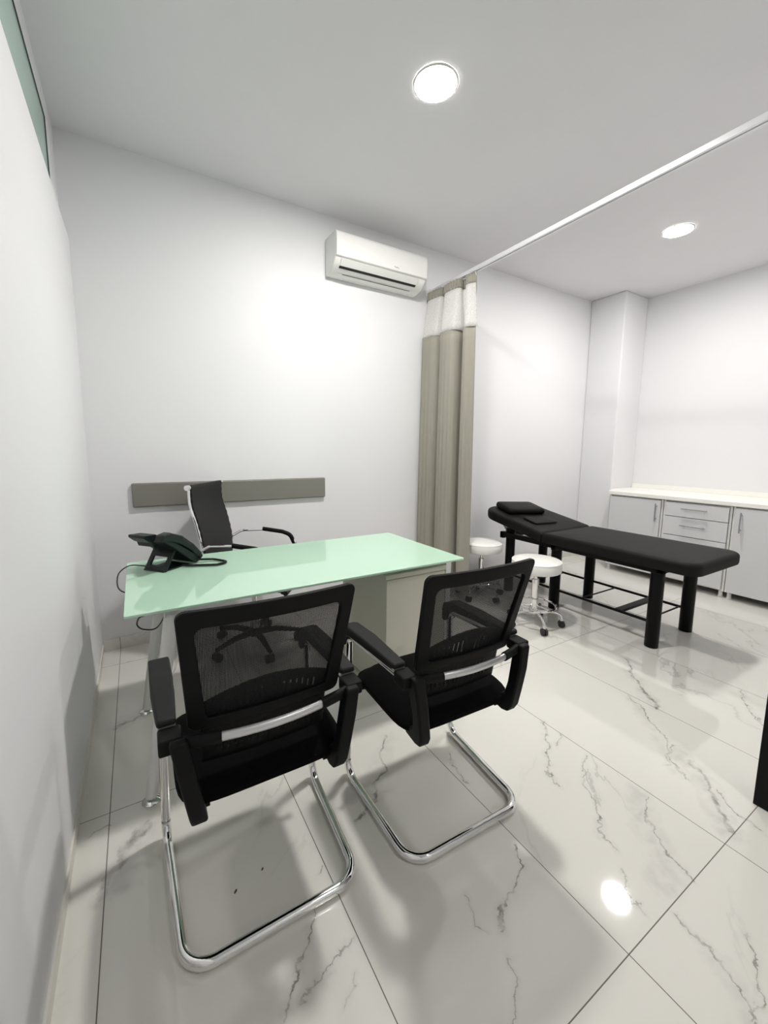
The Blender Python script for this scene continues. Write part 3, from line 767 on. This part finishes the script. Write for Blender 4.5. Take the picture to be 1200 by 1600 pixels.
# ------------------------------------------------------------------ treatment bed
bed = thing('treatment_bed', 'black padded treatment bed on six round black legs', 'bed', (0, 0, 0))
BX0, BX1 = 2.815, 3.505
def pad(y0, y1, zt, th, r_corner, ends, name, parent, slope=0.0, yhinge=0.0):
    """cushion with rounded corners; ends = which y ends get rounded plan corners"""
    rA = r_corner if ends[0] else 0.012; rB = r_corner if ends[1] else 0.012
    pts = []
    for cx, cy, a0, r in ((BX1, y0, -PI/2, rA), (BX1, y1, 0, rB), (BX0, y1, PI/2, rB), (BX0, y0, PI, rA)):
        sx = -1 if cx == BX1 else 1; sy = 1 if cy == y0 else -1
        for k in range(9):
            a = a0 + (PI/2)*k/8; pts.append((cx + sx*r + r*math.cos(a), cy + sy*r + r*math.sin(a)))
    cxm, cym = (BX0+BX1)/2, (y0+y1)/2
    bm = B(); rings = []
    e_ = 0.028
    prof = [(-0.05, 0.0), (-0.004, 0.004)] + [(0, 0.02), (0, th-e_)] + [(-e_*(1-math.cos(a)), th-e_+e_*math.sin(a)) for a in (PI/8, PI/4, 3*PI/8, PI/2)] + [(-0.10, th+0.004), (-0.22, th+0.007)]
    for ins, z in prof:
        ring = []
        for x, y in pts:
            # inset towards the centre line
            dx, dy = x-cxm, y-cym; L_ = math.hypot(dx, dy)
            hx, hy = (BX1-BX0)/2, (y1-y0)/2
            fx = (hx+ins)/hx; fy = (hy+ins)/hy if hy+ins > 0.02 else 0.02/hy
            X_, Y_ = cxm+dx*fx, cym+dy*max(fy, 0.05)
            Z_ = zt-th+z + slope*(Y_-yhinge)
            ring.append(bm.verts.new((X_, Y_, Z_)))
        rings.append(ring)
    n = len(pts)
    for a, b_ in zip(rings[:-1], rings[1:]):
        for i in range(n): bm.faces.new((a[i], a[(i+1) % n], b_[(i+1) % n], b_[i]))
    bm.faces.new(rings[0][::-1]); bm.faces.new(rings[-1])
    return link(name, bm, M_black_leather, parent, angle=60)
pad(1.035, 2.125, 0.655, 0.085, 0.085, (1, 0), 'mattress', bed)
pad(2.130, 2.815, 0.655, 0.085, 0.16, (0, 1), 'headrest', bed, slope=0.19, yhinge=2.13)
# frame under the cushions
bm = B()
box(bm, 2.90, 3.49, 1.25, 1.29, 0.53, 0.569); box(bm, 2.90, 2.94, 1.25, 2.64, 0.525, 0.569); box(bm, 3.45, 3.49, 1.25, 2.64, 0.525, 0.569)
box(bm, 2.90, 3.49, 2.60, 2.64, 0.51, 0.565); box(bm, 2.90, 3.49, 2.05, 2.09, 0.51, 0.565)
link('frame', bm, M_black_metal, bed, smooth=False, bevel=0.003)
for (x, y) in ((2.955, 1.305), (3.445, 1.305), (2.975, 2.085), (3.465, 2.085), (2.985, 2.585), (3.465, 2.585)):
    link('leg', lathe(B(), [(0.040, 0.0), (0.042, 0.004), (0.042, 0.605)], 28, (x, y, 0)), M_black_metal, bed)
for x in (2.965, 3.455):
    link('stretcher', tube(B(), [(x, 1.30, 0.165), (x, 2.585, 0.165)], 0.010, 10), M_black_metal, bed)
for y in (1.36, 1.84, 2.33):
    link('cross_rod', tube(B(), [(2.965, y, 0.165), (3.455, y, 0.165)], 0.006, 8), M_black_metal, bed)
link('cross_plate', box(B(), 2.97, 3.45, 1.52, 1.575, 0.158, 0.176), M_black_metal, bed, bevel=0.003)
for x in (2.98, 3.42):
    link('headrest_stay', tube(B(), [(x, 2.62, 0.555), (x, 2.72, 0.685)], 0.009, 8), M_satin, bed)
# face pillow and plug on the headrest
def bedz(y): return 0.655+0.19*(y-2.13)+0.007
def cushion(name, cx, cy, lx, ly, h, rz, label, cat):
    bm = B(); pr_ = rrect(-lx/2, lx/2, -ly/2, ly/2, min(lx, ly)*0.14, 5); rings = []
    for ins, z in ((-0.012, 0), (0, h*0.25), (0, h*0.65), (-0.006, h*0.9), (-0.02, h), (-0.08, h*1.05)):
        rings.append([bm.verts.new((x*(1+2*ins/lx), y*(1+2*ins/ly), z)) for x, y in pr_])
    n = len(pr_)
    for a, b_ in zip(rings[:-1], rings[1:]):
        for i in range(n): bm.faces.new((a[i], a[(i+1) % n], b_[(i+1) % n], b_[i]))
    bm.faces.new(rings[0][::-1]); bm.faces.new(rings[-1])
    o = link(name, bm, M_black_leather, None, angle=60)
    o.matrix_world = Matrix.Translation((cx, cy, bedz(cy)+0.001)) @ Matrix.Rotation(math.atan(0.19), 4, 'X') @ Matrix.Rotation(rz, 4, 'Z')
    return tag(o, label, cat)
cushion('head_pillow', 3.12, 2.61, 0.40, 0.25, 0.055, -0.22, 'small black pillow lying on the raised head end of the bed', 'pillow')
cushion('face_hole_plug', 3.07, 2.34, 0.27, 0.17, 0.014, -0.10, 'flat thin black cushion lying below the pillow on the bed', 'cushion')

# ------------------------------------------------------------------ stools
def make_stool():
    t = thing('rolling_stool', '', 'stool')
    R_ = 0.178
    link('seat', lathe(B(), [(0.02, 0.425), (R_-0.008, 0.425), (R_, 0.432), (R_+0.002, 0.47), (R_, 0.498), (R_-0.010, 0.508), (R_-0.05, 0.513), (0.01, 0.515)], 48), M_white_vinyl, t, angle=50)
    link('seat_piping', tube(B(), [((R_-0.002)*math.cos(a*PI/24), (R_-0.002)*math.sin(a*PI/24), 0.500) for a in range(48)], 0.004, 8, closed=True), M_white_vinyl, t)
    link('gas_column', lathe(B(), [(0.013, 0.42), (0.013, 0.36), (0.026, 0.355), (0.026, 0.16), (0.024, 0.12)], 24), M_chrome, t)
    link('height_lever', tube(B(), [(0.0, 0, 0.41), (0.04, -0.02, 0.408), (0.075, -0.04, 0.385)], 0.006, 8), M_black_plastic, t)
    link('hub', lathe(B(), [(0.030, 0.085), (0.036, 0.095), (0.036, 0.125), (0.028, 0.14)], 24), M_chrome, t)
    link('foot_ring', tube(B(), [(0.155*math.cos(a*PI/20), 0.155*math.sin(a*PI/20), 0.155) for a in range(40)], 0.0085, 10, closed=True), M_chrome, t)
    for k in range(3):
        a = 2*PI*k/3 + 0.5
        link('ring_spoke', tube(B(), [(0.02*math.cos(a), 0.02*math.sin(a), 0.155), (0.155*math.cos(a), 0.155*math.sin(a), 0.155)], 0.006, 8), M_chrome, t)
    for k in range(5):
        a = 2*PI*k/5 + 0.42; dx, dy = math.cos(a), math.sin(a); px, py = -dy, dx
        l_ = link('leg', tube(B(), fillet([(0.02*dx, 0.02*dy, 0.112), (0.15*dx, 0.15*dy, 0.108), (0.195*dx, 0.195*dy, 0.092), (0.20*dx, 0.20*dy, 0.05)], 0.03, 6), 0.011, 12), M_chrome, t)
        bm = B()
        for w_ in (-1, 1): cyl(bm, (0.20*dx+px*0.004*w_, 0.20*dy+py*0.004*w_, 0.0255), (0.20*dx+px*0.020*w_, 0.20*dy+py*0.020*w_, 0.0255), 0.025, 18)
        cyl(bm, (0.20*dx, 0.20*dy, 0.03), (0.20*dx, 0.20*dy, 0.055), 0.007)
        link('caster', bm, M_wheel, l_)
    return t
s1 = make_stool(); s1.location = (2.555, 1.955, 0)
s1['label'] = 'white round rolling stool standing beside the legs of the treatment bed'; s1['group'] = 'white rolling stools'
s2 = copy_tree(s1); s2.location = (2.63, 2.60, 0); s2.rotation_euler = (0, 0, 0.5)
s2['label'] = 'white round rolling stool partly hidden behind the taupe curtain by the wall'

# ------------------------------------------------------------------ cabinets along the right wall
CXF = 4.52
wt = thing('worktop', 'long cream white worktop running over the base cabinets', 'worktop', (0, 0, 0))
bm = B(); prism(bm, [(4.495, 0.50), (XR, 0.50), (XR, 2.672), (4.76, 2.672), (4.745, 2.66), (4.495, 2.555)], 2, 0.848, 0.886)
link('slab', bm, M_worktop, wt, smooth=False, bevel=0.003)
link('backsplash', box(B(), XR-0.022, XR, 0.50, 2.672, 0.886, 0.934), M_worktop, wt, smooth=False, bevel=0.002)
def handle(parent, p0, p1, nout):
    """bar handle between two points, standing off along -x"""
    bm = B(); a, b_ = Vector(p0), Vector(p1); d = (b_-a)
    out = Vector((-0.032, 0, 0))
    tube(bm, [a+out, b_+out], 0.0055, 10)
    for f in (0.14, 0.86): tube(bm, [a+d*f, a+d*f+out], 0.0045, 8)
    link('handle', bm, M_handle, parent)
def cabinet(y0, y1, kind, hy, label):
    t = thing('base_cabinet', label, 'cabinet', (CXF, y0, 0), 0, 'base cabinets along the right wall')
    w = y1-y0; D = XR-CXF-0.004
    bm = B()
    box(bm, 0.004, D, 0.0015, 0.018, 0.06, 0.845); box(bm, 0.004, D, w-0.018, w-0.0015, 0.06, 0.845); box(bm, 0.02, D, 0.018, w-0.018, 0.06, 0.078)
    box(bm, D-0.01, D, 0.018, w-0.018, 0.06, 0.845); box(bm, 0.02, D, 0.018, w-0.018, 0.825, 0.845)
    link('carcass', bm, M_white_lam, t, smooth=False)
    if kind == 'door':
        d = link('door', box(B(), -0.016, 0.002, 0.020, w-0.020, 0.066, 0.832), M_door_lam, t, bevel=0.0015)
        handle(d, (-0.016, hy, 0.62), (-0.016, hy, 0.80), None)
    else:
        z = 0.832
        for k, hgt in enumerate((0.140, 0.185, 0.433)):
            z1_, z0_ = z, z-hgt
            d = link('drawer' if k < 2 else 'door', box(B(), -0.016, 0.002, 0.020, w-0.020, z0_+0.003, z1_-0.003), M_door_lam, t, bevel=0.0015)
            if k < 2: handle(d, (-0.016, w/2-0.105, (z0_+z1_)/2+0.015), (-0.016, w/2+0.105, (z0_+z1_)/2+0.015), None)
            z = z0_
    for (x, y) in ((0.035, 0.03), (0.035, w-0.03)):
        link('foot', lathe(B(), [(0.020, 0.0), (0.022, 0.004), (0.016, 0.010), (0.016, 0.060)], 18, (x, y, 0)), M_white_lam, t)
    return t
cabinet(2.008, 2.55, 'door', 0.05, 'white base cabinet with one grey door, beside the wall pillar')
cabinet(1.452, 2.004, 'drawers', 0, 'white base cabinet with two drawers, between the two door cabinets')
cabinet(0.90, 1.448, 'door', 0.548-0.07, 'white base cabinet with grey door at the right edge, beside the drawers')

# ------------------------------------------------------------------ crumbs on the floor
for (x, y, s, lb) in ((0.27, 1.159, 0.006, 'tiny brown leaf scrap on the floor inside the left chair base, farther from camera'), (0.183, 1.134, 0.0075, 'tiny dark leaf scrap on the floor inside the left chair base, nearer the left wall')):
    bm = B(); lathe(bm, [(s*0.3, 0), (s, 0.0006), (s*0.8, 0.002), (s*0.2, 0.003)], 7)
    o = link('leaf_scrap', bm, M_crumb, None, smooth=False); o.location = (x, y, 0.0002); o.scale = (1.0, 0.45, 1); o.rotation_euler = (0, 0, 0.9)
    tag(o, lb, 'debris')
